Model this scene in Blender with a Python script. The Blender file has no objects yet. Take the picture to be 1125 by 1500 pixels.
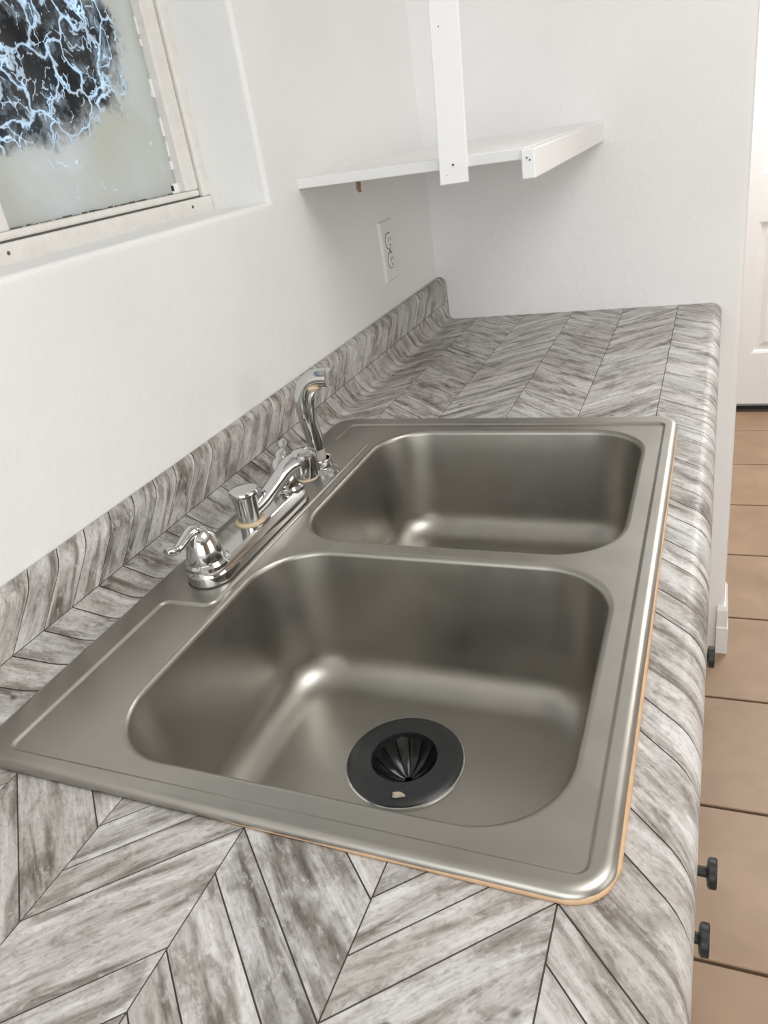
import bpy, bmesh, math, random
from mathutils import Vector, Matrix
random.seed(7)
PI = math.pi
ZC = 0.955          # height of the counter top above the floor; all shapes below are laid out from the counter top (z = 0)
YW, XW = 1.53, -0.036   # end wall, window wall
scene = bpy.context.scene
C = scene.collection

# ------------------------------------------------------------------ camera, world, lights, exposure
cam = bpy.data.cameras.new('camera'); cam.sensor_fit = 'VERTICAL'; cam.sensor_height = 36; cam.lens = 26.637
cam.clip_start = 0.02
co = bpy.data.objects.new('camera', cam); C.objects.link(co)
co.location = (0.6015, -0.3096, 0.4462 + ZC); co.rotation_euler = (1.10528, 0.15044, 0.37596)
scene.camera = co
w = bpy.data.worlds.new('world'); scene.world = w; w.use_nodes = True
w.node_tree.nodes['Background'].inputs[0].default_value = (0.72, 0.85, 1.0, 1)
w.node_tree.nodes['Background'].inputs[1].default_value = 6.0

def area(name, loc, rot, sx, sy, power, col):
    l = bpy.data.lights.new(name, 'AREA'); l.shape = 'RECTANGLE'; l.size = sx; l.size_y = sy; l.energy = power; l.color = col
    o = bpy.data.objects.new(name, l); C.objects.link(o); o.location = (loc[0], loc[1], loc[2] + ZC); o.rotation_euler = rot
    return o
area('fill_light_kitchen', (1.5, 0.1, 1.47), (0, 0, 0), 1.2, 1.2, 27, (0.985, 0.985, 0.98))  # added overhead fill light; no kitchen lamp is in view
area('daylight_back_window', (1.0, -2.1, 0.55), (PI/2, 0, 0), 2.0, 1.3, 34, (0.92, 0.97, 1.0))
area('daylight_side_window', (3.1, 0.2, 0.45), (PI/2, 0, PI/2), 1.8, 1.3, 18, (0.97, 0.985, 1.0))
area('fill_light_hall', (1.25, 2.85, 1.47), (0, 0, 0), 0.7, 0.7, 46, (1.0, 0.985, 0.97))  # added light to brighten the hall floor and door; no lamp in view

scene.view_settings.view_transform = 'Standard'; scene.view_settings.look = 'None'
scene.view_settings.gamma = 1; scene.view_settings.use_curve_mapping = False
scene.view_settings.exposure = -0.20

# ------------------------------------------------------------------ materials
class NT:
    def __init__(s, name):
        s.m = bpy.data.materials.new(name); s.m.use_nodes = True; s.t = s.m.node_tree; s.n = s.t.nodes
        s.b = s.n['Principled BSDF']; s.out = s.n['Material Output']
    def node(s, typ, **kw):
        n = s.n.new(typ)
        for k, v in kw.items(): setattr(n, k, v)
        return n
    def link(s, a, b): s.t.links.new(a, b)
    def math(s, op, a, b=None, clamp=False):
        n = s.node('ShaderNodeMath', operation=op); n.use_clamp = clamp
        for i, x in enumerate((a, b)):
            if x is None: continue
            if isinstance(x, (int, float)): n.inputs[i].default_value = x
            else: s.link(x, n.inputs[i])
        return n.outputs[0]
    def noise(s, vec, scale, detail=4, rough=0.55, dist=0.0):
        n = s.node('ShaderNodeTexNoise'); n.inputs['Scale'].default_value = scale; n.inputs['Detail'].default_value = detail
        n.inputs['Roughness'].default_value = rough; n.inputs['Distortion'].default_value = dist
        if vec is not None: s.link(vec, n.inputs['Vector'])
        return n.outputs[0]
    def ramp(s, fac, stops):
        n = s.node('ShaderNodeValToRGB'); e = n.color_ramp.elements
        while len(e) < len(stops): e.new(0.5)
        for el, (p, c) in zip(e, stops): el.position = p; el.color = (*c, 1) if len(c) == 3 else c
        s.link(fac, n.inputs[0]); return n.outputs[0]
    def mix(s, fac, a, b, blend='MIX'):
        n = s.node('ShaderNodeMix', data_type='RGBA', blend_type=blend)
        for sock, x in ((n.inputs['Factor'], fac), (n.inputs['A'], a), (n.inputs['B'], b)) if False else ((n.inputs[0], fac), (n.inputs[6], a), (n.inputs[7], b)):
            if isinstance(x, (int, float)): sock.default_value = x
            elif isinstance(x, tuple): sock.default_value = (*x, 1)
            else: s.link(x, sock)
        return n.outputs[2]
    def mapping(s, vec, scale=(1, 1, 1), loc=(0, 0, 0)):
        n = s.node('ShaderNodeMapping'); n.inputs['Scale'].default_value = scale; n.inputs['Location'].default_value = loc
        s.link(vec, n.inputs['Vector']); return n.outputs[0]
    def bump(s, h, strength, dist=0.002):
        n = s.node('ShaderNodeBump'); n.inputs['Strength'].default_value = strength; n.inputs['Distance'].default_value = dist
        s.link(h, n.inputs['Height']); s.link(n.outputs[0], s.b.inputs['Normal'])
    def col(s, x):
        if isinstance(x, tuple): s.b.inputs['Base Color'].default_value = (*x, 1)
        else: s.link(x, s.b.inputs['Base Color'])
    def pos(s): return s.node('ShaderNodeNewGeometry').outputs['Position']
    def rough(s, v): s.b.inputs['Roughness'].default_value = v
    def metal(s, v): s.b.inputs['Metallic'].default_value = v

def mat_plain(name, col, rough=0.5, metal=0.0, var=0.06, scale=30, bump=0.0, bscale=200):
    t = NT(name); p = t.pos(); n = t.noise(p, scale)
    t.col(t.mix(t.math('MULTIPLY', n, 1.0), tuple(c*(1-var) for c in col), tuple(min(1, c*(1+var)) for c in col)))
    t.rough(rough); t.metal(metal)
    if bump: t.bump(t.noise(p, bscale, 3), bump)
    return t.m
def mat_wall():
    t = NT('white_textured_paint'); p = t.pos()
    n = t.noise(p, 3, 3); t.col(t.ramp(n, [(0.3, (0.80, 0.80, 0.79)), (0.7, (0.85, 0.85, 0.84))]))
    t.rough(0.55)
    a = t.noise(p, 42, 4, 0.5, 0.6); b = t.noise(p, 160, 2)
    h = t.math('ADD', t.ramp(a, [(0.42, (0, 0, 0)), (0.62, (1, 1, 1))]), t.math('MULTIPLY', b, 0.4))
    t.bump(h, 0.17, 0.0014); return t.m
def mat_wood():
    t = NT('printed_whitewashed_plank'); uv = t.node('ShaderNodeUVMap').outputs[0]
    rnd = t.node('ShaderNodeObjectInfo').outputs['Random']
    cmb = t.node('ShaderNodeCombineXYZ'); t.link(t.math('MULTIPLY', rnd, 7.3), cmb.inputs[0]); t.link(t.math('MULTIPLY', rnd, 13.7), cmb.inputs[1])
    add = t.node('ShaderNodeVectorMath', operation='ADD'); t.link(uv, add.inputs[0]); t.link(cmb.outputs[0], add.inputs[1]); v = add.outputs[0]
    g1 = t.noise(t.mapping(v, (7, 52, 1)), 1.0, 5, 0.6, 0.7)
    g2 = t.noise(t.mapping(v, (16, 38, 1)), 1.0, 4, 0.6, 0.9)
    g3 = t.noise(t.mapping(v, (30, 420, 1)), 1.0, 3, 0.6, 0.2)
    base = t.ramp(g1, [(0.28, (0.10, 0.083, 0.070)), (0.38, (0.265, 0.243, 0.222)), (0.47, (0.475, 0.458, 0.44)), (0.62, (0.66, 0.652, 0.645))])
    blot = t.ramp(g2, [(0.36, (0.50, 0.47, 0.44)), (0.50, (1, 1, 1))])
    c = t.mix(0.8, base, blot, 'MULTIPLY')
    c = t.mix(0.45, c, t.ramp(g3, [(0.35, (0.62, 0.60, 0.57)), (0.6, (1.0, 1.0, 1.0))]), 'MULTIPLY')
    chips = t.noise(t.mapping(v, (60, 110, 1)), 1.0, 5, 0.7, 0.3)
    c = t.mix(t.ramp(chips, [(0.55, (0, 0, 0)), (0.62, (0.35, 0.35, 0.35))]), c, (0.70, 0.695, 0.69))
    grit = t.noise(t.mapping(v, (150, 260, 1)), 1.0, 4, 0.7)
    c = t.mix(0.6, c, t.ramp(grit, [(0.36, (0.60, 0.57, 0.54)), (0.50, (1, 1, 1))]), 'MULTIPLY')
    # knots
    vo = t.node('ShaderNodeTexVoronoi'); vo.inputs['Scale'].default_value = 1.0; t.link(t.mapping(v, (17, 26, 1)), vo.inputs['Vector'])
    sep = t.node('ShaderNodeSeparateColor'); t.link(vo.outputs['Color'], sep.inputs[0])
    k = t.math('MULTIPLY', t.ramp(vo.outputs['Distance'], [(0.05, (1, 1, 1)), (0.10, (0, 0, 0))]), t.math('GREATER_THAN', sep.outputs[0], 0.62))
    c = t.mix(t.math('MULTIPLY', k, 0.85), c, (0.05, 0.04, 0.034))
    tone = t.ramp(rnd, [(0.0, (0.86, 0.84, 0.82)), (0.5, (1, 0.99, 0.98)), (1.0, (0.93, 0.94, 0.95))])
    t.col(t.mix(1.0, c, tone, 'MULTIPLY')); t.rough(0.42); t.b.inputs['Specular IOR Level'].default_value = 0.4
    t.bump(g1, 0.08, 0.0006); return t.m
def mat_steel():
    t = NT('brushed_stainless_steel'); p = t.pos()
    n = t.noise(p, 9, 4); t.col(t.ramp(n, [(0.3, (0.375, 0.362, 0.330)), (0.7, (0.44, 0.425, 0.39))])); t.metal(1.0)
    f = t.noise(t.mapping(p, (60, 900, 60)), 1.0, 2)
    r = t.ramp(t.noise(p, 30, 3), [(0.3, (0.34, 0.34, 0.34)), (0.7, (0.40, 0.40, 0.40))]); t.link(r, t.b.inputs['Roughness'])
    t.bump(f, 0.02, 0.0002); return t.m
def mat_tile():
    t = NT('tan_glazed_tile'); p = t.pos(); rnd = t.node('ShaderNodeObjectInfo').outputs['Random']
    a = t.noise(p, 7, 5, 0.6, 0.4)
    c = t.ramp(a, [(0.3, (0.265, 0.172, 0.105)), (0.7, (0.345, 0.235, 0.150))])
    t.col(t.mix(1.0, c, t.ramp(rnd, [(0, (0.93, 0.92, 0.91)), (1, (1, 1, 1))]), 'MULTIPLY')); t.rough(0.45)
    t.bump(t.noise(p, 60, 4), 0.06, 0.002); return t.m
def mat_pane():
    t = NT('peeling_film_on_glass'); oc = t.node('ShaderNodeTexCoord').outputs['Object']
    sp = t.node('ShaderNodeSeparateXYZ'); t.link(oc, sp.inputs[0]); y, z = sp.outputs[1], sp.outputs[2]
    warp = t.noise(oc, 26, 5, 0.65)
    d = t.math('ADD', t.math('POWER', t.math('ABSOLUTE', t.math('DIVIDE', y, 0.245)), 2.6), t.math('POWER', t.math('ABSOLUTE', t.math('DIVIDE', z, 0.160)), 2.6))
    d = t.math('ADD', d, t.math('MULTIPLY', t.math('SUBTRACT', warp, 0.5), 1.7))
    clear = t.ramp(d, [(0.55, (1, 1, 1)), (1.0, (0, 0, 0))])          # where the film has come off
    near = t.ramp(d, [(0.70, (1, 1, 1)), (1.0, (0, 0, 0))])
    nz = t.node('ShaderNodeTexNoise'); nz.inputs['Scale'].default_value = 22; nz.inputs['Detail'].default_value = 4; t.link(oc, nz.inputs['Vector'])
    vm = t.node('ShaderNodeVectorMath', operation='MULTIPLY_ADD'); t.link(nz.outputs['Color'], vm.inputs[0]); vm.inputs[1].default_value = (0.07,)*3; t.link(oc, vm.inputs[2])
    def crack(scale, wd):
        v = t.node('ShaderNodeTexVoronoi', feature='DISTANCE_TO_EDGE'); v.inputs['Scale'].default_value = scale; t.link(vm.outputs[0], v.inputs['Vector'])
        return t.ramp(v.outputs['Distance'], [(wd*0.3, (1, 1, 1)), (wd, (0, 0, 0))])
    thick = t.noise(oc, 40, 2)
    ln = t.math('MAXIMUM', crack(17, 0.05), t.math('MULTIPLY', crack(44, 0.06), t.math('GREATER_THAN', thick, 0.5)))
    haze = t.ramp(t.noise(vm.outputs[0], 24, 5, 0.7), [(0.50, (0, 0, 0)), (0.75, (0.6, 0.6, 0.6))])
    ln = t.math('MAXIMUM', ln, haze)
    ln = t.math('MULTIPLY', ln, near)
    scr = t.ramp(t.noise(t.mapping(vm.outputs[0], (1, 130, 26)), 1.0, 2), [(0.69, (0, 0, 0)), (0.73, (0.8, 0.8, 0.8))])
    ln = t.math('MAXIMUM', ln, scr)
    film = t.ramp(t.noise(oc, 9, 3), [(0.35, (0.50, 0.49, 0.43)), (0.65, (0.56, 0.56, 0.54))])
    c = t.mix(clear, film, t.ramp(t.noise(oc, 14, 3), [(0.35, (0.012, 0.014, 0.017)), (0.7, (0.07, 0.075, 0.08))]))
    c = t.mix(ln, c, (0.72, 0.86, 0.97))
    t.col(c); t.rough(0.35)
    tr = t.node('ShaderNodeBsdfTranslucent'); t.link(c, tr.inputs[0])
    ms = t.node('ShaderNodeMixShader'); ms.inputs[0].default_value = 0.45
    t.link(t.b.outputs[0], ms.inputs[1]); t.link(tr.outputs[0], ms.inputs[2]); t.link(ms.outputs[0], t.out.inputs['Surface'])
    return t.m
def mat_frame():
    t = NT('worn_white_window_paint'); p = t.pos()
    n = t.noise(p, 55, 6, 0.7)
    t.col(t.ramp(n, [(0.22, (0.40, 0.37, 0.33)), (0.34, (0.70, 0.68, 0.64)), (0.6, (0.76, 0.745, 0.71))])); t.rough(0.5); return t.m

WALL = mat_wall(); WOOD = mat_wood(); STEEL = mat_steel(); TILE = mat_tile(); PANE = mat_pane(); FRAME = mat_frame()
WHITE = mat_plain('white_board_paint', (0.86, 0.86, 0.855), 0.45, var=0.02)
DOORW = mat_plain('white_door_paint', (0.84, 0.84, 0.84), 0.35, var=0.01)
TRIM = mat_plain('white_trim_paint', (0.84, 0.84, 0.83), 0.4, var=0.03)
CEIL = mat_plain('ceiling_white', (0.80, 0.80, 0.79), 0.8, var=0.02)
TAN = mat_plain('reflection_tan', (0.42, 0.34, 0.27), 0.7, var=0.03)  # tan on the unseen walls, set to put brown reflections in the sink
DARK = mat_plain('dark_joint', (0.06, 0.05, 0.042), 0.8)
GROUT = mat_plain('brown_grout', (0.085, 0.058, 0.04), 0.9, var=0.2, scale=60)
CHROME = mat_plain('chrome', (0.60, 0.60, 0.595), 0.10, 1.0, var=0.04, scale=60)
SCALE = mat_plain('limescale_crust', (0.62, 0.50, 0.34), 0.7, var=0.25, scale=220, bump=0.3, bscale=900)
CAULK = mat_plain('yellowed_caulk', (0.55, 0.36, 0.21), 0.5, var=0.2, scale=70, bump=0.3, bscale=150)
RUBBER = mat_plain('black_rubber', (0.022, 0.024, 0.025), 0.38, var=0.35, scale=90)
FLAP = mat_plain('deep_black_rubber', (0.008, 0.008, 0.008), 0.2, var=0.3)  # for the flaps: darker and glossier than the flange rubber
BLACK = mat_plain('matte_black_metal', (0.012, 0.012, 0.013), 0.4)
PLASTIC = mat_plain('white_outlet_plastic', (0.78, 0.78, 0.765), 0.35, var=0.01)
SLOT = mat_plain('dark_slot', (0.10, 0.095, 0.09), 0.7)
BROWN = mat_plain('brown_wood', (0.26, 0.155, 0.085), 0.7, var=0.25, scale=120)
CAB = mat_plain('white_cabinet_paint', (0.78, 0.78, 0.77), 0.4, var=0.02)
NOZ = mat_plain('grey_plastic_sleeve', (0.42, 0.40, 0.36), 0.5)
SCRAP = mat_plain('dried_food', (0.55, 0.48, 0.36), 0.7, var=0.3, scale=300)

# ------------------------------------------------------------------ builders
ORG = {}
def link(o, parent, origin, label=None, cat=None, group=None, kind=None):
    C.objects.link(o); ORG[o.name] = Vector(origin)
    if parent is None: o.location = Vector(origin) + Vector((0, 0, ZC))
    else: o.parent = parent; o.location = Vector(origin) - ORG[parent.name]
    for k, v in (('label', label), ('category', cat), ('group', group), ('kind', kind)):
        if v: o[k] = v
    return o
def thing(name, origin, label=None, cat=None, group=None, kind=None):
    o = bpy.data.objects.new(name, None); o.empty_display_size = 0.05
    return link(o, None, origin, label, cat, group, kind)
class MB:
    def __init__(s): s.v = []; s.f = []
    def box(s, x0, x1, y0, y1, z0, z1):
        b = len(s.v)
        s.v += [(x0,y0,z0),(x1,y0,z0),(x1,y1,z0),(x0,y1,z0),(x0,y0,z1),(x1,y0,z1),(x1,y1,z1),(x0,y1,z1)]
        s.f += [tuple(b+i for i in q) for q in ((3,2,1,0),(4,5,6,7),(0,1,5,4),(1,2,6,5),(2,3,7,6),(3,0,4,7))]
        return s
    def loft(s, rings, cap0=False, cap1=False, closed=True):
        b = len(s.v); n = len(rings[0])
        for r in rings: s.v += [tuple(p) for p in r]
        for i in range(len(rings)-1):
            for j in range(n if closed else n-1):
                k = (j+1) % n
                s.f.append((b+i*n+j, b+i*n+k, b+(i+1)*n+k, b+(i+1)*n+j))
        if cap0: s.f.append(tuple(b+j for j in reversed(range(n))))
        if cap1: s.f.append(tuple(b+(len(rings)-1)*n+j for j in range(n)))
        return s
    def lathe(s, c, prof, seg=32, rot=None, cap0=True, cap1=True):
        c = Vector(c); R = rot or Matrix.Identity(3); rings = []
        for r, h in prof:
            rings.append([c + R @ Vector((r*math.cos(2*PI*k/seg), r*math.sin(2*PI*k/seg), h)) for k in range(seg)])
        return s.loft(rings, cap0, cap1)
    def tube(s, pts, radii, seg=14, flat=1.0, side=None):
        pts = [Vector(p) for p in pts]; rings = []
        ref = Vector(side) if side else None
        for i, p in enumerate(pts):
            d = (pts[min(i+1, len(pts)-1)] - pts[max(i-1, 0)]).normalized()
            u = ref - d*ref.dot(d) if ref else d.orthogonal()
            u.normalize(); w_ = d.cross(u); ref = u
            r = radii[i] if isinstance(radii, (list, tuple)) else radii
            rings.append([p + u*(r*math.cos(2*PI*k/seg)) + w_*(r*flat*math.sin(2*PI*k/seg)) for k in range(seg)])
        return s.loft(rings, True, True)
    def build(s, name, mat, parent=None, origin=None, smooth=None, bevel=0, bseg=2, **kw):
        if origin is None: origin = ORG[parent.name] if parent else (0, 0, 0)
        O = Vector(origin); me = bpy.data.meshes.new(name)
        me.from_pydata([tuple(Vector(p)-O) for p in s.v], [], s.f); me.update()
        bm = bmesh.new(); bm.from_mesh(me); bmesh.ops.recalc_face_normals(bm, faces=bm.faces); bm.to_mesh(me); bm.free()
        if smooth:
            me.polygons.foreach_set('use_smooth', [True]*len(me.polygons)); me.set_sharp_from_angle(angle=math.radians(smooth))
        me.materials.append(mat)
        o = bpy.data.objects.new(name, me); link(o, parent, origin, **kw)
        if bevel:
            m = o.modifiers.new('bevel', 'BEVEL'); m.width = bevel; m.segments = bseg; m.limit_method = 'ANGLE'
        return o
def catmull(pts, n=6):
    P = [Vector(p) for p in pts]; out = []
    for i in range(len(P)-1):
        a, b, c, d = P[max(i-1, 0)], P[i], P[i+1], P[min(i+2, len(P)-1)]
        for k in range(n):
            t = k/n
            out.append(0.5*((2*b) + (c-a)*t + (2*a-5*b+4*c-d)*t*t + (3*b-a-3*c+d)*t**3))
    return out + [P[-1]]
def rings_interp(vals, n): 
    m = len(vals)-1; return [vals[min(int(i/n), m)]*(1-(i/n) % 1) + vals[min(int(i/n)+1, m)]*((i/n) % 1) for i in range(m*n+1)]

# ------------------------------------------------------------------ room shell
FL = -ZC; CE = 1.49; X1 = 3.2; Y0 = -2.2; Y1 = 3.40
floor = MB().box(XW-0.2, X1+0.1, Y0-0.1, Y1+0.36, FL-0.08, FL-0.006).build('floor', GROUT, kind='structure')
MB().box(XW-0.2, X1+0.1, Y0-0.1, Y1+0.1, CE, CE+0.06).build('ceiling', CEIL, kind='structure')
MB().box(X1, X1+0.1, Y0-0.1, Y1+0.1, FL-0.006, CE).build('wall_right', TAN, kind='structure')
MB().box(XW-0.2, X1, Y0-0.1, Y0, FL-0.006, CE).build('wall_back', TAN, kind='structure')
MB().box(XW-0.2, X1, Y1, Y1+0.1, FL, CE).build('wall_far', WALL, kind='structure')
# end wall of the counter, with softly rounded free edge
m = MB(); xe = 0.657; r = 0.012
prof = [(XW-0.01, YW), (xe-r, YW)] + [(xe-r+r*math.sin(a), YW+r-r*math.cos(a)) for a in [PI/2*k/5 for k in range(1, 6)]] + [(xe, YW+0.115), (XW-0.01, YW+0.115)]
m.loft([[(x, y, FL-0.006) for x, y in prof], [(x, y, CE) for x, y in prof]], True, True)
m.build('wall_end', WALL, smooth=30, kind='structure')
# window wall with a soft-edged opening
WY0, WY1, WZ0, WZ1 = -0.12, 0.792, 0.377, 1.22; r = 0.009
def hole(x, e): return [(x, WY0-e, WZ0-e), (x, WY1+e, WZ0-e), (x, WY1+e, WZ1+e), (x, WY0-e, WZ1+e)]
def rect(x): return [(x, Y0, FL-0.006), (x, Y1, FL-0.006), (x, Y1, CE), (x, Y0, CE)]
m = MB()
rr = [rect(XW-0.19), rect(XW), hole(XW, r+0.004), hole(XW, r)] + [hole(XW-r+r*math.cos(a), r-r*math.sin(a)) for a in [PI/2*k/5 for k in range(1, 6)]] + [hole(XW-0.19, 0), rect(XW-0.19)]
m.loft(rr); m.build('wall_left', WALL, smooth=35, kind='structure')
# baseboard wrapping the end wall
m = MB(); t = 0.012; H = 0.150
def bb(e, z): return [(0.64, YW-e, z), (xe+e, YW-e, z), (xe+e, YW+0.115+e, z), (0.30, YW+0.115+e, z), (0.30, YW+0.115-0.001, z), (xe-0.001, YW+0.115-0.001, z), (xe-0.001, YW+0.001, z), (0.64, YW+0.001, z)]
m.loft([bb(t, FL), bb(t, FL+H*0.55), bb(t*0.75, FL+H*0.58), bb(t*0.75, FL+H-0.012), bb(t*0.3, FL+H)], True, True)
m.build('baseboard_end', TRIM, kind='structure')
m = MB().box(1.56, X1, Y1-0.012, Y1, FL, FL+0.13); m.build('baseboard_far', TRIM, kind='structure')

# floor tiles (parts of the floor)
TP = 0.3575; tg = MB(); h = TP/2-0.0035
tg.loft([[(-h,-h,-0.006),(h,-h,-0.006),(h,h,-0.006),(-h,h,-0.006)], [(-h,-h,-0.0015),(h,-h,-0.0015),(h,h,-0.0015),(-h,h,-0.0015)], [(-h+.002,-h+.002,0),(h-.002,-h+.002,0),(h-.002,h-.002,0),(-h+.002,h-.002,0)]], True, True)
tile0 = None; ang = math.radians(1.2); n_tile = 0
for i in range(-1, 7):
    for j in range(-7, 9):
        lx, ly = 0.56+TP*(i+0.5) - 0.68, TP*(j+0.5)
        x = 0.68 + lx*math.cos(ang) - ly*math.sin(ang); y = 0.621 + lx*math.sin(ang) + ly*math.cos(ang)
        if y > Y1+0.17 or y < Y0+0.2 or x > X1-0.2 or (x < 0.6 and y < 1.8): continue
        if x < 0.18: continue
        if tile0 is None: tile0 = tg.build('floor_tile', TILE, floor, origin=(0, 0, 0)); o = tile0
        else: o = tile0.copy(); C.objects.link(o); o.parent = floor
        o.location = Vector((x, y, FL)) - ORG[floor.name]; o.rotation_euler = (0, 0, ang)

# ------------------------------------------------------------------ far door
DY = 3.345
dr = thing('door_1', (1.045, DY, FL+0.035), kind='structure')
X0d, X1d, Zd0, Zd1 = 0.64, 1.45, FL+0.042, 1.08
pxs = [(0.757, 1.0), (1.09, 1.333)]; pzs = [(-0.675, -0.118), (0.068, 0.66), (0.78, 0.96)]
m = MB(); m.box(X0d, X1d, DY+0.012, DY+0.035, Zd0, Zd1); m.build('door_core', DOORW, dr)
m = MB()
xs = [X0d, 0.757, 1.0, 1.09, 1.333, X1d]; zs = [Zd0, -0.675, -0.118, 0.068, 0.66, 0.78, 0.96, Zd1]
for i in range(5):
    for j in range(7):
        if i in (1, 3) and j in (1, 3, 5): continue
        m.box(xs[i], xs[i+1], DY, DY+0.0125, zs[j], zs[j+1])
m.build('stiles_and_rails', DOORW, dr)
for a, b in pxs:
    for c, d in pzs:
        m = MB()
        def pr(e, y): return [(a+e, y, c+e), (b-e, y, c+e), (b-e, y, d-e), (a+e, y, d-e)]
        m.loft([pr(0, DY+0.012), pr(0.0, DY+0.001), pr(0.008, DY+0.003), pr(0.014, DY+0.0105), pr(0.03, DY+0.0105), pr(0.05, DY+0.003)], True, True)
        m.build('door_panel', DOORW, dr)
m = MB().lathe((1.39, DY, -0.02), [(0.026, 0), (0.026, 0.006), (0.012, 0.012), (0.012, 0.03), (0.026, 0.04), (0.028, 0.052), (0.018, 0.062), (0.002, 0.064)], 24, Matrix.Rotation(PI/2, 3, 'X'))
m.build('door_knob', CHROME, dr, smooth=40)
m = MB().box(0.56, 0.632, 3.365, Y1, FL, 1.16).box(1.458, 1.53, 3.365, Y1, FL, 1.16).box(0.632, 1.458, 3.365, Y1, 1.088, 1.16)
m.build('trim_1', TRIM, bevel=0.004, kind='structure')
MB().box(0.632, 1.458, 3.352, Y1, FL, FL+0.012).build('door_gap_shade', DARK, kind='structure')  # dark strip standing in for the shade in the gap under the door

# ------------------------------------------------------------------ window
wf = thing('window_1', (-0.14, 0.33, WZ0), kind='structure')
def bar(name, x0, x1, y0, y1, z0, z1, mat=FRAME, bev=0.003): return MB().box(x0, x1, y0, y1, z0, z1).build(name, mat, wf, bevel=bev)
fb = bar('bottom_frame', -0.19, -0.138, WY0, WY1, WZ0-0.004, 0.3985)
bar('top_frame', -0.19, -0.138, WY0, WY1, WZ1-0.03, WZ1+0.002)
bar('side_frame', -0.19, -0.138, 0.7725, WY1+0.001, 0.3985, WZ1-0.03)
bar('side_frame', -0.19, -0.138, WY0-0.001, WY0+0.02, 0.3985, WZ1-0.03)
bar('sash_bottom_rail', -0.186, -0.1435, 0.345, 0.7705, 0.4005, 0.410)
bar('sash_stile', -0.186, -0.1435, 0.738, 0.7705, 0.410, WZ1-0.032)
bar('meeting_stile', -0.186, -0.1435, 0.345, 0.386, 0.410, WZ1-0.032)
bar('sash_bottom_rail', -0.188, -0.150, WY0+0.02, 0.345, 0.4005, 0.414)
# dark weather gap behind the sash edges
bar('weather_gap', -0.185, -0.1455, WY0+0.02, 0.7725, 0.3985, 0.4005, SLOT, 0); bar('weather_gap', -0.185, -0.152, 0.7705, 0.7725, 0.4005, WZ1-0.03, SLOT, 0)
MB().box(-0.164, -0.159, 0.386, 0.738, 0.410, WZ1-0.032).build('glass_pane', PANE, wf, origin=(-0.16, 0.455, 0.645), label='pane with peeling film and a dark cleared patch')
MB().box(-0.172, -0.168, WY0+0.02, 0.345, 0.414, WZ1-0.032).build('glass_pane', PANE, wf, origin=(-0.16, 0.10, 0.70))
# chipped putty along the glass edge
rp = random.Random(3); m = MB()
z = 0.412
while z < 0.70:
    L = rp.uniform(0.006, 0.03); wd = rp.uniform(0.0012, 0.0035)
    if rp.random() < 0.75: m.box(-0.1592, -0.1575, 0.738-wd-rp.uniform(0, 0.001), 0.7385, z, z+L)
    z += L + rp.uniform(0.001, 0.012)
m.box(-0.1592, -0.157, 0.722, 0.7385, 0.4105, 0.4135).box(-0.1592, -0.157, 0.727, 0.7385, 0.4135, 0.424)
m.build('putty', WHITE, wf)
m = MB(); y = 0.39
while y < 0.733:
    L = rp.uniform(0.004, 0.02); m.box(-0.1592, -0.1578, y, y+L, 0.4098, 0.4098+rp.uniform(0.0008, 0.0024)); y += L*rp.uniform(1.0, 1.5)
m.build('grime_line', SLOT, wf)
MB().box(-0.1592, -0.1574, 0.7225, 0.7285, 0.4145, 0.4215).build('putty_hole', BLACK, wf)
for y in (0.366, 0.735):
    MB().lathe((-0.1378, y, 0.388), [(0.0022, -0.001), (0.0022, 0.0006), (0.0012, 0.001)], 12, Matrix.Rotation(PI/2, 3, 'Y')).build('screw', SLOT, wf)

# ------------------------------------------------------------------ countertop with printed chevron planks
RF, XF = 0.020, 0.5865          # front roll
RCV, XB = 0.015, -0.015        # cove, face of the backsplash
RT, ZT = 0.015, 0.105          # rounded top of the backsplash
UA = -RCV*PI/2; UB = UA-(ZT-RT-RCV); UC = UB-RT*PI/2; UMIN = UC-0.005
UE = XF+RF*PI/2; UMAX = UE+0.018
def P(u):
    if u > UE: return (XF+RF, -RF-(u-UE), 1, 0)
    if u > XF: a = (u-XF)/RF; return (XF+RF*math.sin(a), -RF+RF*math.cos(a), math.sin(a), math.cos(a))
    if u >= 0: return (u, 0, 0, 1)
    if u > UA: a = -u/RCV; return (-RCV*math.sin(a), RCV-RCV*math.cos(a), math.sin(a), math.cos(a))
    if u > UB: return (XB, RCV+(UA-u), 1, 0)
    if u > UC: a = (UB-u)/RT; return (XB-RT+RT*math.cos(a), ZT-RT+RT*math.sin(a), math.cos(a), math.sin(a))
    return (XB-RT-(UC-u), ZT, 0, 1)
US = sorted(set([UMIN, UC, UB, UA, 0, XF, UE, UMAX] + [UA*k/6 for k in range(7)] + [UB+(UC-UB)*k/5 for k in range(6)] + [XF+(UE-XF)*k/6 for k in range(7)]))
CY0, CY1 = -0.62, YW
def skew(u, y): return min(1, max(0, (u-0.562)/0.02))*(-0.002+0.0068*(y+0.05))   # the front edge is not quite parallel to the wall
HX0, HX1, HY0, HY1 = 0.098, 0.532, 0.020, 0.802
ct = thing('countertop', (0.3, 0.45, -0.04), 'grey whitewashed chevron plank countertop with coved backsplash around the steel sink', 'countertop')
bot = [(UMAX, (XF+RF-0.001, -0.04)), ]
m = MB()
def prism(us, low, ya, yb):
    sec = [(P(u)[0], P(u)[1]) for u in us] + low
    m.loft([[(x+skew(x, y), y, z) for x, z in sec] for y in (ya, yb)], True, True)
full_low = [(XF+RF-0.018, -0.038), (XB-0.0205, -0.038)]
prism(US, full_low, CY0, HY0); prism(US, full_low, HY1, CY1)
prism([u for u in US if u < HX0]+[HX0], [(HX0, -0.038), (XB-0.0205, -0.038)], HY0, HY1)
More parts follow.
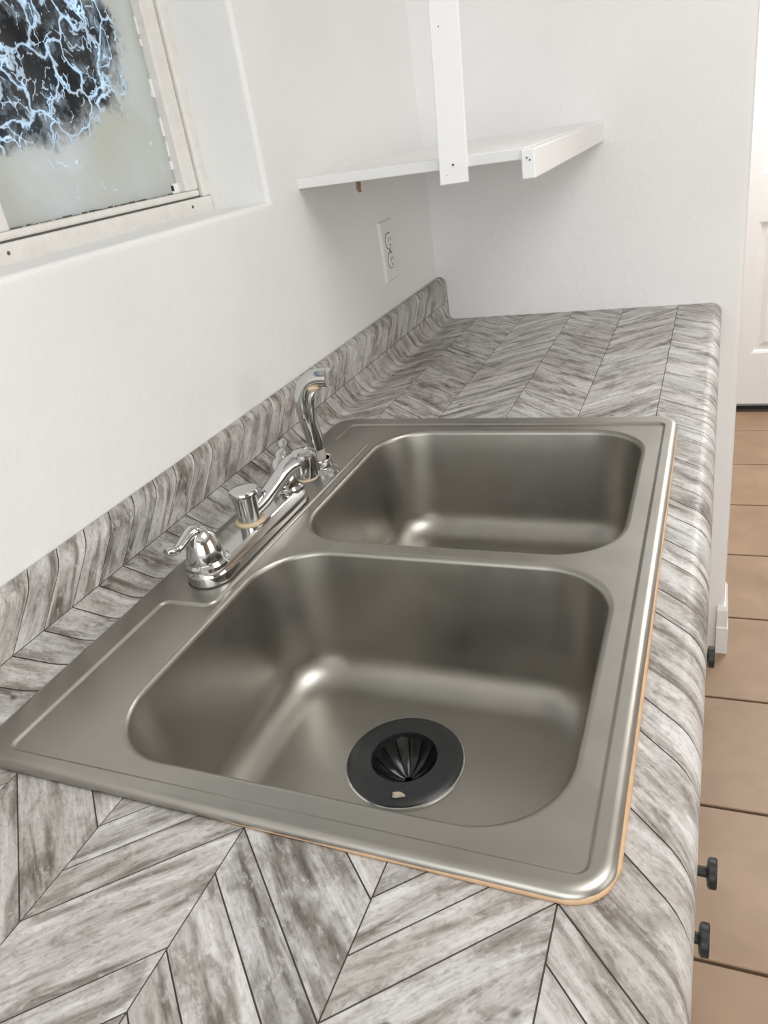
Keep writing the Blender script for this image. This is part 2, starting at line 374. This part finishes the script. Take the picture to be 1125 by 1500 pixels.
prism([HX1]+[u for u in US if u > HX1], [(XF+RF-0.018, -0.038), (HX1, -0.038)], HY0, HY1)
m.build('countertop_core', DARK, ct, smooth=30)

SEAMS = [-0.1735+0.1165*i for i in range(8)]; SL = 0.95; G = 0.0012; TH = 0.0006
def extend(lst, steps, lo, hi, rnd):
    lst = sorted(lst)
    while lst[-1] < hi: lst.append(lst[-1]+rnd.choice(steps))
    while lst[0] > lo: lst.insert(0, lst[0]-rnd.choice(steps))
    return lst
S1 = [0.041, 0.041, 0.058, 0.079]
back = [0.359, 0.236, 0.197, 0.12, 0.081, 0.0, -0.04, -0.098, -0.138]
fwd = [-0.028, -0.069, -0.11, -0.207, -0.249]
def plank(faces, sg):
        bm = bmesh.new(); vm_ = {}
        def vert(p):
            k = (round(p[0], 6), round(p[1], 6))
            if k not in vm_: vm_[k] = bm.verts.new(p)
            return vm_[k]
        for f in faces:
            vs = []
            for p in f:
                v = vert(p)
                if v not in vs: vs.append(v)
            if len(vs) > 2: bm.faces.new(vs)
        uvl = bm.loops.layers.uv.new('UVMap'); L = math.hypot(1, SL); d = Vector((1/L, sg*SL/L)); pr_ = Vector((-d.y, d.x))
        flat = {v: Vector((v.co.x, v.co.y)) for v in bm.verts}
        for f in bm.faces:
            for lp in f.loops: q = flat[lp.vert]; lp[uvl].uv = (q.dot(d), q.dot(pr_))
        low = {}
        bedges = [e for e in bm.edges if len(e.link_faces) == 1]
        for v in list(bm.verts):
            x, z, nx, nz = P(flat[v].x)
            k_ = skew(x, flat[v].y); v.co = Vector((x+k_+nx*TH, flat[v].y, z+nz*TH)); low[v] = (x+k_-nx*0.0004, flat[v].y, z-nz*0.0004)
        lv = {}
        for e in bedges:
            f = e.link_faces[0]; lp = [l for l in f.loops if l.edge == e][0]; v1, v2 = lp.vert, lp.link_loop_next.vert
            for v in (v1, v2):
                if v not in lv: lv[v] = bm.verts.new(low[v])
            nf = bm.faces.new((v2, v1, lv[v1], lv[v2]))
            for l2, vv in zip(nf.loops, (v2, v1, v1, v2)): q = flat[vv]; l2[uvl].uv = (q.dot(d), q.dot(pr_))
        cen = sum((v.co for v in bm.verts), Vector())/len(bm.verts)
        for v in bm.verts: v.co -= cen
        me = bpy.data.meshes.new('plank'); bm.to_mesh(me); bm.free()
        me.polygons.foreach_set('use_smooth', [True]*len(me.polygons)); me.set_sharp_from_angle(angle=math.radians(40)); me.materials.append(WOOD)
        link(bpy.data.objects.new('plank', me), ct, cen)
for ci in range(7):
    s0, s1 = SEAMS[ci], SEAMS[ci+1]; sg = -1 if ci % 2 == 0 else 1
    rnd = random.Random(20+ci % 2 if ci > 1 else 30+ci)
    base = back if sg < 0 else fwd
    if ci == 0: base = [0.242, 0.284, 0.326]
    if ci == 1: base = [0.131, 0.173, 0.215]
    js = extend(list(base), S1 if ci > 1 else [0.042, 0.042, 0.042, 0.084], CY0-0.15, CY1+0.15, rnd)
    ua, ub = max(s0+G/2, UMIN+0.0005), min(s1-G/2, UMAX-0.0005)
    us = [ua]+[u for u in US if ua+0.0008 < u < ub-0.0008]+[ub]
    for a, b in zip(js[:-1], js[1:]):
        bm = bmesh.new(); rows = []
        for u in us:
            dv = sg*SL*(u-s0); rows.append((bm.verts.new((u, a+dv+G*0.7, 0)), bm.verts.new((u, b+dv-G*0.7, 0))))
        for (p, q), (r_, s_) in zip(rows[:-1], rows[1:]): bm.faces.new((p, r_, s_, q))
        def cut(co_, no): bmesh.ops.bisect_plane(bm, geom=bm.verts[:]+bm.edges[:]+bm.faces[:], plane_co=co_, plane_no=no)
        ys = [v.co.y for v in bm.verts]
        if max(ys) < CY0+0.004 or min(ys) > CY1-0.004: bm.free(); continue
        if max(ys) > CY1: cut((0, CY1-0.0003, 0), (0, 1, 0))
        if min(ys) < CY0: cut((0, CY0+0.0003, 0), (0, 1, 0))
        if ub > HX0 and ua < HX1 and max(ys) > HY0 and min(ys) < HY1:
            for c_, n_ in (((HX0,0,0),(1,0,0)), ((HX1,0,0),(1,0,0)), ((0,HY0,0),(0,1,0)), ((0,HY1,0),(0,1,0))): cut(c_, n_)
        dead = []
        for f in bm.faces:
            c = f.calc_center_median()
            if c.y > CY1-0.0003 or c.y < CY0+0.0003 or (HX0 < c.x < HX1 and HY0 < c.y < HY1): dead.append(f)
        bmesh.ops.delete(bm, geom=dead, context='FACES')
        if not bm.faces: bm.free(); continue
        todo = set(bm.faces); isl = []                       # a plank cut in two by the sink is two pieces
        while todo:
            st = [todo.pop()]; one = []
            while st:
                f = st.pop(); one.append(f)
                for e in f.edges:
                    for g in e.link_faces:
                        if g in todo: todo.discard(g); st.append(g)
            isl.append([[tuple(v.co) for v in f.verts] for f in one])
        bm.free()
        for faces in isl: plank(faces, sg)

# ------------------------------------------------------------------ sink
SX, SY = 0.559, 0.820
sink = thing('kitchen_sink', (0.28, 0.41, 0.0), 'double bowl brushed stainless steel drop-in sink set in the chevron countertop', 'sink')
def rrect(x0, x1, y0, y1, r, z, n=10):
    out = []
    for cx, cy, a0 in ((x1-r, y0+r, -PI/2), (x1-r, y1-r, 0), (x0+r, y1-r, PI/2), (x0+r, y0+r, PI)):
        for k in range(n+1): a = a0+PI/2*k/n; out.append((cx+r*math.cos(a), cy+r*math.sin(a), z))
    return out
def roundpoly(pts, rad, d, z, n=7):       # axis-aligned polygon (ccw), inset by d, corners rounded
    N = len(pts); P2 = [Vector(p) for p in pts]; off = []
    for i in range(N):
        e1 = (P2[i]-P2[i-1]).normalized(); e2 = (P2[(i+1) % N]-P2[i]).normalized()
        n1 = Vector((-e1.y, e1.x)); n2 = Vector((-e2.y, e2.x)); off.append((P2[i]+(n1+n2)*d, e1, e2))
    out = []
    for p, e1, e2 in off:
        cr = e1.x*e2.y-e1.y*e2.x; r_ = max(0.002, rad-d if cr > 0 else rad+d)
        a = p-e1*r_; b = p+e2*r_; c = a+e2*r_
        for k in range(n+1):
            th = PI/2*k/n; q = c-e2*(r_*math.cos(th))+e1*(r_*math.sin(th)); out.append((q.x, q.y, z))
    return out
bm = bmesh.new(); flatv = set()
def ring(pts): return [bm.verts.new(p) for p in pts]
def bridge(a, b):
    n = len(a)
    for j in range(n): bm.faces.new((a[j], a[(j+1) % n], b[(j+1) % n], b[j]))
def fill(loops):
    es = []
    for lp in loops:
        for j in range(len(lp)):
            v1, v2 = lp[j], lp[(j+1) % len(lp)]; es.append(bm.edges.get((v1, v2)) or bm.edges.new((v1, v2)))
        flatv.update(lp)
    bmesh.ops.triangle_fill(bm, use_beauty=True, use_dissolve=False, edges=es, normal=(0, 0, 1))
ZR, ZD = 0.0105, 0.0075
prev = None
for ins, z in ((0.0, 0.0025), (0.0, 0.0045), (0.0008, 0.0068), (0.0025, 0.0090), (0.0055, 0.0102), (0.0085, ZR)):
    cur = ring(rrect(ins, SX-ins, ins, SY-ins, 0.032-ins*0.5, z))
    if prev: bridge(prev, cur)
    prev = cur
outer = prev
poly = [(0.034, 0.0145), (0.5435, 0.0145), (0.5435, 0.792), (0.034, 0.792), (0.034, 0.715), (0.0985, 0.715), (0.0985, 0.253), (0.034, 0.253)]
prev = None
for i in range(6):
    t = i/5; cur = ring(roundpoly(poly, 0.012, 0.0045*t, ZR-(ZR-ZD)*(0.5-0.5*math.cos(PI*t))))
    if prev: bridge(prev, cur)
    else: fill([outer, cur])
    prev = cur
deck = prev; tops = []; DEP = 0.165
def bowl(x0, x1, y0, y1, rc, dc, dr):
    rings = []; rf = 0.007
    for k in range(6):                                    # lip
        a = PI/2*k/5; rings.append((-rf+rf*math.sin(a), ZD-rf+rf*math.cos(a)))
    rb = 0.042; dz = DEP-rb
    for k in range(1, 5): t = k/4; rings.append((0.014*t, -dz*t + (ZD-rf)*(1-t)))
    for k in range(1, 9): a = PI/2*k/8; rings.append((0.014+rb*(1-math.cos(a)), -dz-rb*math.sin(a)))
    pv = None
    for ins, z in rings:
        cur = ring(rrect(x0+ins, x1-ins, y0+ins, y1-ins, max(rc-ins*0.65, 0.03), z))
        if pv: bridge(pv, cur)
        else: tops.append(cur)
        pv = cur
    dn = 40; pr0 = ring([(dc[0]+dr*math.cos(2*PI*k/dn), dc[1]+dr*math.sin(2*PI*k/dn), -DEP) for k in range(dn)])
    fill([pv, pr0])
    dd = ring([(dc[0]+dr*0.93*math.cos(2*PI*k/dn), dc[1]+dr*0.93*math.sin(2*PI*k/dn), -DEP-0.004) for k in range(dn)]); bridge(pr0, dd)
D1 = (0.311, 0.238)
bowl(0.1125, 0.518, 0.040, 0.383, 0.075, D1, 0.056)
bowl(0.1165, 0.516, 0.412, 0.765, 0.075, (0.316, 0.59), 0.056)
fill([deck]+tops)
bmesh.ops.recalc_face_normals(bm, faces=bm.faces)
up = [f for f in bm.faces if abs(f.normal.z) > 0.99]
if sum(f.normal.z*f.calc_area() for f in up) < 0: bmesh.ops.reverse_faces(bm, faces=bm.faces)
bm.normal_update(); bm.verts.index_update()
nrm = [(0, 0, 1) if v in flatv else tuple(v.normal) for v in bm.verts]
so = Vector(ORG[sink.name])
for v in bm.verts: v.co -= so
me = bpy.data.meshes.new('sink_basin'); bm.to_mesh(me); bm.free()
me.polygons.foreach_set('use_smooth', [True]*len(me.polygons)); me.normals_split_custom_set_from_vertices(nrm); me.materials.append(STEEL)
link(bpy.data.objects.new('sink_basin', me), sink, so)
# yellowed caulk squeezed out under the rim: along the front edge, round the corner and part of the side
path = []; rr_ = random.Random(5)
for k in range(20): path.append((0.27+0.257*k/19, 0.0008, 0.0014))
for k in range(1, 8): a = -PI/2+PI/2*k/8; path.append((SX-0.0328+0.032*math.cos(a), 0.0328+0.032*math.sin(a), 0.0016))
for k in range(40): path.append((SX-0.0004, 0.033+0.735*k/39, 0.0016))
n = len(path); rad = []
for i, p_ in enumerate(path):
    if i < 20: r_ = 0.001+0.0016*(i/19)
    elif i < 27: r_ = 0.0029
    else: r_ = 0.0034-0.0014*((i-27)/40)
    rad.append(r_*(1+0.10*math.sin(i*0.9)+0.08*rr_.uniform(-1, 1)))
path = [(x, y, z+0.001) for x, y, z in path]
MB().tube(path, rad, 10, 0.75, side=(0, 0, 1)).build('caulk_bead', CAULK, sink, smooth=60, label='yellowed caulk along the sink rim')
# drain rings
for nm, c in (('drain_ring', D1), ('drain_ring', (0.316, 0.59))):
    MB().lathe((c[0], c[1], -DEP), [(0.0655, -0.0005), (0.0655, 0.0016), (0.063, 0.0026), (0.056, 0.0020), (0.046, -0.004), (0.044, -0.06), (0.02, -0.062)], 48, cap0=False).build(nm, CHROME, sink, smooth=40)
MB().lathe((0.316, 0.59, -DEP-0.03), [(0.0435, 0), (0.0435, 0.002), (0.036, 0.004), (0.008, 0.004), (0.006, 0.022), (0.001, 0.024)], 32).build('strainer', CHROME, sink, smooth=40)

# rubber splash guard in the near bowl
gd = thing('splash_guard', (D1[0], D1[1], -DEP+0.0022), 'round black rubber splash guard covering the drain of the sink bowl', 'drain guard')
g0 = (D1[0], D1[1], -DEP)
MB().lathe(g0, [(0.0635, 0.0024), (0.0640, 0.0042), (0.0620, 0.0060), (0.052, 0.0072), (0.041, 0.0074), (0.0385, 0.0086), (0.0365, 0.0086), (0.0355, 0.006), (0.0352, -0.028), (0.0362, -0.028), (0.0372, 0.0024)], 56, cap0=False, cap1=False).build('rubber_flange', RUBBER, gd, smooth=40)
NF = 14
for k in range(NF):
    a0 = 2*PI*k/NF+0.02; a1 = 2*PI*(k+1)/NF-0.02; m = MB(); rs = []
    for r_, z in ((0.0356, 0.001), (0.030, -0.008), (0.021, -0.018), (0.010, -0.025), (0.0045, -0.027)):
        e = 0.0022*(r_/0.0356)
        rs.append([(D1[0]+r_*math.cos(a)+0, D1[1]+r_*math.sin(a), -DEP+z+dz) for a, dz in ((a0, 0), ((a0+a1)/2, e*1.4), (a1, 0), (a1, -0.0016), ((a0+a1)/2, e*1.4-0.0016), (a0, -0.0016))])
    m.loft(rs, True, True).build('rubber_flap', FLAP, gd, smooth=50)
m = MB(); rr_ = random.Random(11); c = Vector((0.3225, 0.1865, -DEP+0.0078))
rs = []
for z, s_ in ((0, 1), (0.0016, 0.85), (0.0026, 0.4)):
    rs.append([c+Vector(((0.007+0.002*math.sin(3*a+1))*s_*math.cos(a), 0.004*s_*(1+0.3*math.sin(2*a))*math.sin(a), z)) for a in [2*PI*k/12 for k in range(12)]])
m.loft(rs, True, True).build('food_scrap', SCRAP, None, origin=c, smooth=60, label='tiny dried tan food scrap on the black rubber drain guard', cat='scrap')

# ------------------------------------------------------------------ faucet
FX, FY = 0.067, 0.402; ZB = ZR
fa = thing('faucet', (FX, FY, ZB), 'chrome two-handle kitchen faucet with short spout on the sink ledge', 'faucet')
def stadium(hw, hl, z, n=14):
    out = []
    for s_, a0 in ((1, 0), (-1, PI)):
        for k in range(n+1): a = a0+PI*k/n; out.append((FX+hw*math.cos(a), FY+s_*(hl-hw)+hw*math.sin(a), z))
    return out
m = MB()
m.loft([stadium(0.0285, 0.124, ZB-0.0005), stadium(0.0285, 0.124, ZB+0.011), stadium(0.0275, 0.123, ZB+0.0145), stadium(0.0225, 0.118, ZB+0.022), stadium(0.021, 0.1165, ZB+0.0232)], True, True)
m.build('base_plate', CHROME, fa, smooth=28)
m = MB().loft([stadium(0.0295, 0.125, ZB-0.0003), stadium(0.0295, 0.125, ZB+0.0012)], True, True); m.build('base_gasket', DARK, fa)
ZP = ZB+0.0225
for sgn in (-1, 1):
    hy = FY+sgn*0.0985; hx = FX+0.001
    MB().lathe((hx, hy, ZP), [(0.0265, -0.002), (0.0265, 0.002), (0.024, 0.0045), (0.0235, 0.005)], 36).build('handle_collar', CHROME, fa, smooth=35)
    hd = MB().lathe((hx, hy, ZP+0.0045), [(0.0218, 0), (0.0222, 0.002), (0.0215, 0.010), (0.0190, 0.022), (0.0150, 0.032), (0.0095, 0.0385), (0.004, 0.041), (0.0005, 0.0415)], 36).build('handle', CHROME, fa, smooth=60)
    dx, dy, hh = (-0.30, -1.0, 0) if sgn < 0 else (-0.42, 1.0, 0.012)
    pts = catmull([(hx, hy, ZP+0.038), (hx+dx*0.008, hy+dy*0.008, ZP+0.0445), (hx+dx*0.020, hy+dy*0.020, ZP+0.040+hh*0.4), (hx+dx*0.031, hy+dy*0.031, ZP+0.0345+hh*0.8), (hx+dx*0.040, hy+dy*0.040, ZP+0.036+hh), (hx+dx*0.046, hy+dy*0.046, ZP+0.038+hh)], 5)
    rad = rings_interp([0.0090, 0.0092, 0.0070, 0.0060, 0.0078, 0.0045], 5)
    MB().tube(pts, rad, 14, 0.75, side=(1, -0.3, 0)).build('lever', CHROME, hd, smooth=60)
    if sgn < 0: MB().lathe((hx+0.0105, hy-0.0125, ZP+0.0315), [(0.0021, -0.002), (0.0021, 0.0016), (0.001, 0.0018)], 12, Matrix.Rotation(0.9, 3, 'Y')).build('set_screw', SLOT, hd)
MB().lathe((FX+0.002, FY, ZP), [(0.0195, -0.001), (0.0198, 0.0022), (0.0170, 0.0036)], 32).build('scale_ring', SCALE, fa, smooth=40, label='tan limescale ring')
hub = MB().lathe((FX+0.002, FY, ZP+0.003), [(0.0150, 0), (0.0160, 0.02), (0.0172, 0.037)], 32).build('hub', CHROME, fa, smooth=40)
MB().lathe((FX+0.002, FY, ZP+0.039), [(0.0150, -0.002), (0.0188, 0.0), (0.0190, 0.004), (0.0175, 0.0065), (0.010, 0.0085), (0.001, 0.009)], 32).build('hub_cap', CHROME, fa, smooth=40)
hx_, hy_ = 0.128, 0.463
pts = catmull([(FX+0.004, FY+0.003, ZP+0.012), (FX+0.016, FY+0.017, ZP+0.022), (FX+0.034, FY+0.036, ZP+0.043), (FX+0.043, FY+0.045, ZP+0.0535), (FX+0.052, FY+0.054, ZP+0.0585), (hx_, hy_, ZP+0.0595)], 5)
rad = rings_interp([0.0125, 0.0130, 0.0132, 0.0140, 0.0152, 0.0155], 5)
sp = MB().tube(pts, rad, 20, 0.78, side=(0.7, -0.7, 0)).build('spout', CHROME, fa, smooth=60)
MB().lathe((hx_, hy_, ZP+0.0425), [(0.0140, -0.006), (0.0148, -0.002), (0.0152, 0.010), (0.0164, 0.0105), (0.0166, 0.021), (0.0158, 0.0265), (0.012, 0.0296), (0.001, 0.0305)], 28).build('spout_head', CHROME, sp, smooth=40)
MB().lathe((hx_, hy_, ZP+0.0325), [(0.0115, 0), (0.0138, 0.001), (0.0140, 0.005)], 28).build('aerator', SCALE, sp, smooth=40, label='aerator crusted with limescale')

# side sprayer in its holder
QX, QY = 0.067, 0.602
ss = thing('side_sprayer', (QX, QY, ZR), 'chrome pull-out side sprayer upright in its round holder beside the faucet', 'sprayer')
MB().lathe((QX+0.004, QY, ZR), [(0.0255, -0.0005), (0.0255, 0.003), (0.022, 0.006), (0.0165, 0.009), (0.0160, 0.018), (0.0175, 0.0205), (0.0172, 0.0215), (0.0135, 0.0205), (0.0125, 0.012)], 32, cap1=False).build('holder', CHROME, ss, smooth=40)
MB().lathe((QX+0.003, QY, ZR+0.006), [(0.0092, 0), (0.0098, 0.018), (0.0105, 0.034)], 24).build('sleeve', NOZ, ss, smooth=40)
pts = catmull([(QX+0.002, QY, ZR+0.036), (QX, QY, ZR+0.060), (QX-0.003, QY-0.001, ZR+0.092), (QX-0.003, QY, ZR+0.116), (QX+0.006, QY+0.002, ZR+0.134), (QX+0.021, QY+0.004, ZR+0.1420), (QX+0.038, QY+0.006, ZR+0.1425)], 6)
rad = rings_interp([0.0122, 0.0130, 0.0138, 0.0138, 0.0138, 0.0140, 0.0142], 6)
MB().tube(pts, rad, 20, 0.95, side=(0, 1, 0)).build('sprayer_body', CHROME, ss, smooth=60)
MB().lathe((QX+0.0375, QY+0.006, ZR+0.1425), [(0.0142, -0.001), (0.0136, 0.0025), (0.010, 0.0035)], 24, Matrix.Rotation(PI/2, 3, 'Y')).build('spray_face', CHROME, ss, smooth=40)
pts = catmull([(QX+0.024, QY-0.005, ZR+0.131), (QX+0.015, QY-0.008, ZR+0.120), (QX+0.012, QY-0.010, ZR+0.105), (QX+0.0105, QY-0.010, ZR+0.082)], 5)
MB().tube(pts, rings_interp([0.003, 0.0042, 0.0036, 0.0022], 5), 10, 1.3, side=(0, 1, 0)).build('trigger', CHROME, ss, smooth=60)
m = MB().lathe((QX+0.018, QY-0.004, ZR+0.1315), [(0.0070, -0.0045), (0.0095, 0.0), (0.004, 0.004)], 16); m.build('rust_spot', SCALE, ss, smooth=60, label='tan corroded patch under the spray head')

# ------------------------------------------------------------------ corner shelf with its hanger board
sh = thing('corner_shelf', (XW, YW, 0.36), 'white painted corner shelf board with end trim on the textured walls', 'shelf')
ft = lambda x: 0.893-(x-XW)*0.165          # front edge line
m = MB(); zt, zb = 0.398, 0.383
q = [(XW-0.001, ft(XW)), (0.354, ft(0.354)), (0.354, YW+0.001), (XW-0.001, YW+0.001)]
m.loft([[(x, y, zb) for x, y in q], [(x, y, zt) for x, y in q]], True, True); m.build('shelf_board', WHITE, sh, bevel=0.0015)
tb = MB().box(0.352, 0.371, 0.808, YW+0.001, 0.359, 0.397).build('end_trim', WHITE, sh, bevel=0.002)
for z, x in ((0.386, 0.360), (0.383, 0.364)):
    MB().lathe((x, 0.8075, z), [(0.0012, -0.001), (0.0012, 0.0006), (0.0006, 0.0008)], 10, Matrix.Rotation(PI/2, 3, 'X')).build('nail_hole', SLOT, tb)
m = MB().tube([(0.066, 0.905, 0.3835), (0.066, 0.905, 0.376), (0.067, 0.901, 0.370), (0.070, 0.899, 0.367)], [0.0045, 0.004, 0.0035, 0.0026], 10); m.build('peg', BROWN, sh, smooth=50, label='small brown wooden peg under the shelf')
# hanger board: leaning slightly, screwed to the front edge of the shelf
hb = thing('hanger_board', (0.246, 0.838, 0.363), 'narrow white vertical board screwed to the front of the corner shelf', 'board')
lean = 0.045; zt2 = CE+0.001; yf = 0.8345; yb = 0.8475
def sec(z): dx = lean*(z-0.363); return [(0.2255+dx, yf, z), (0.2670+dx*0.85, yf+0.005, z), (0.2665+dx*0.85, yb, z), (0.2250+dx, yb-0.004, z)]
m = MB().loft([sec(0.3635), sec(zt2)], True, True); m.build('board', WHITE, hb, bevel=0.0015)
for x, z, r_ in ((0.2475, 0.389, 0.0016), (0.2365, 0.3765, 0.0011), (0.2375, 0.485, 0.0009), (0.2465, 0.559, 0.0009)):
    MB().lathe((x, yf+0.0022, z), [(r_, -0.001), (r_, 0.0008), (r_*0.5, 0.001)], 12, Matrix.Rotation(PI/2, 3, 'X')).build('screw', SLOT, hb)

# ------------------------------------------------------------------ wall outlet
ou = thing('wall_outlet', (XW, 1.232, 0.164), 'white duplex wall outlet below the corner shelf', 'outlet')
def plate(e, x): return [(x, 1.196+e, 0.164+e), (x, 1.268-e, 0.164+e), (x, 1.268-e, 0.284-e), (x, 1.196+e, 0.284-e)]
MB().loft([plate(0, XW-0.001), plate(0, XW+0.003), plate(0.003, XW+0.006)], True, True).build('cover_plate', PLASTIC, ou)
for zc in (0.2045, 0.2435):
    def rec(r_, x):
        out = []
        for k in range(32):
            a = 2*PI*k/32; out.append((x, 1.232+r_*math.cos(a), zc+max(-0.0145*r_/0.017, min(0.0145*r_/0.017, r_*math.sin(a)))))
        return out
    MB().loft([rec(0.0186, XW+0.0055), rec(0.0186, XW+0.0063)], True, True).build('receptacle_gap', SLOT, ou)
    rc = MB().loft([rec(0.0168, XW+0.0055), rec(0.0168, XW+0.0080), rec(0.0160, XW+0.0086)], True, True).build('receptacle', PLASTIC, ou)
    for dy, hh in ((-0.0063, 0.0045), (0.0063, 0.0036)):
        MB().box(XW+0.008, XW+0.0089, 1.232+dy-0.0011, 1.232+dy+0.0011, zc+0.003-hh, zc+0.003+hh).build('slot', SLOT, rc)
    MB().lathe((XW+0.0085, 1.232, zc-0.0085), [(0.0024, -0.0005), (0.0024, 0.0004)], 12, Matrix.Rotation(PI/2, 3, 'Y')).build('ground_hole', SLOT, rc)
MB().lathe((XW+0.006, 1.232, 0.224), [(0.003, -0.0005), (0.003, 0.0008), (0.0015, 0.0012)], 14, Matrix.Rotation(PI/2, 3, 'Y')).build('screw', SLOT, ou)

# ------------------------------------------------------------------ base cabinets
def cabinet(ya, yb, doors, label):
    cb = thing('base_cabinet', (0.3, (ya+yb)/2, FL), label, 'cabinet')
    t = 0.016; zt = -0.0385
    m = MB().box(XW+0.001, 0.572, ya, ya+t, FL+0.1, zt).box(XW+0.001, 0.572, yb-t, yb, FL+0.1, zt).box(XW+0.001, 0.572, ya+t, yb-t, FL+0.1, FL+0.116)
    m.box(XW+0.001, XW+0.007, ya+t, yb-t, FL+0.116, zt).box(0.49, 0.505, ya, yb, FL, FL+0.1).box(0.555, 0.572, ya+t, yb-t, zt-0.04, zt)
    m.build('carcass', CAB, cb)
    for da, db, ky in doors:
        ko = 0.006 if ky == 0.277 else 0.0
        d0, d1, z0, z1 = da+0.002, db-0.002, FL+0.108, zt-0.012
        def pr(e, x): return [(x, d0+e, z0+e), (x, d1-e, z0+e), (x, d1-e, z1-e), (x, d0+e, z1-e)]
        d_ = MB().loft([pr(0, 0.5725), pr(0, 0.588), pr(0.002, 0.590), pr(0.055, 0.590), pr(0.058, 0.584), pr(0.07, 0.584)], True, True).build('door', CAB, cb)
        if ky is not None:
            MB().lathe((0.5895+ko, ky, -0.29), [(0.0085, -ko), (0.0085, 0.002), (0.0055, 0.003), (0.0055, 0.0215), (0.0135, 0.0225), (0.0158, 0.0245), (0.0158, 0.0305), (0.0148, 0.0318)], 28, Matrix.Rotation(PI/2, 3, 'Y')).build('knob', BLACK, d_, smooth=35, label='matte black round knob')
cabinet(-0.16, 1.0, [(-0.16, 0.24, 0.200), (0.24, 0.605, 0.277), (0.605, 1.0, 0.64)], 'white sink base cabinet with three black-knobbed doors under the countertop')
cabinet(1.002, YW-0.001, [(1.002, YW-0.001, None)], 'plain white base cabinet without knobs between sink cabinet and end wall')
cabinet(-0.60, -0.162, [(-0.60, -0.162, -0.55)], 'white single-door base cabinet at the open end of the countertop')
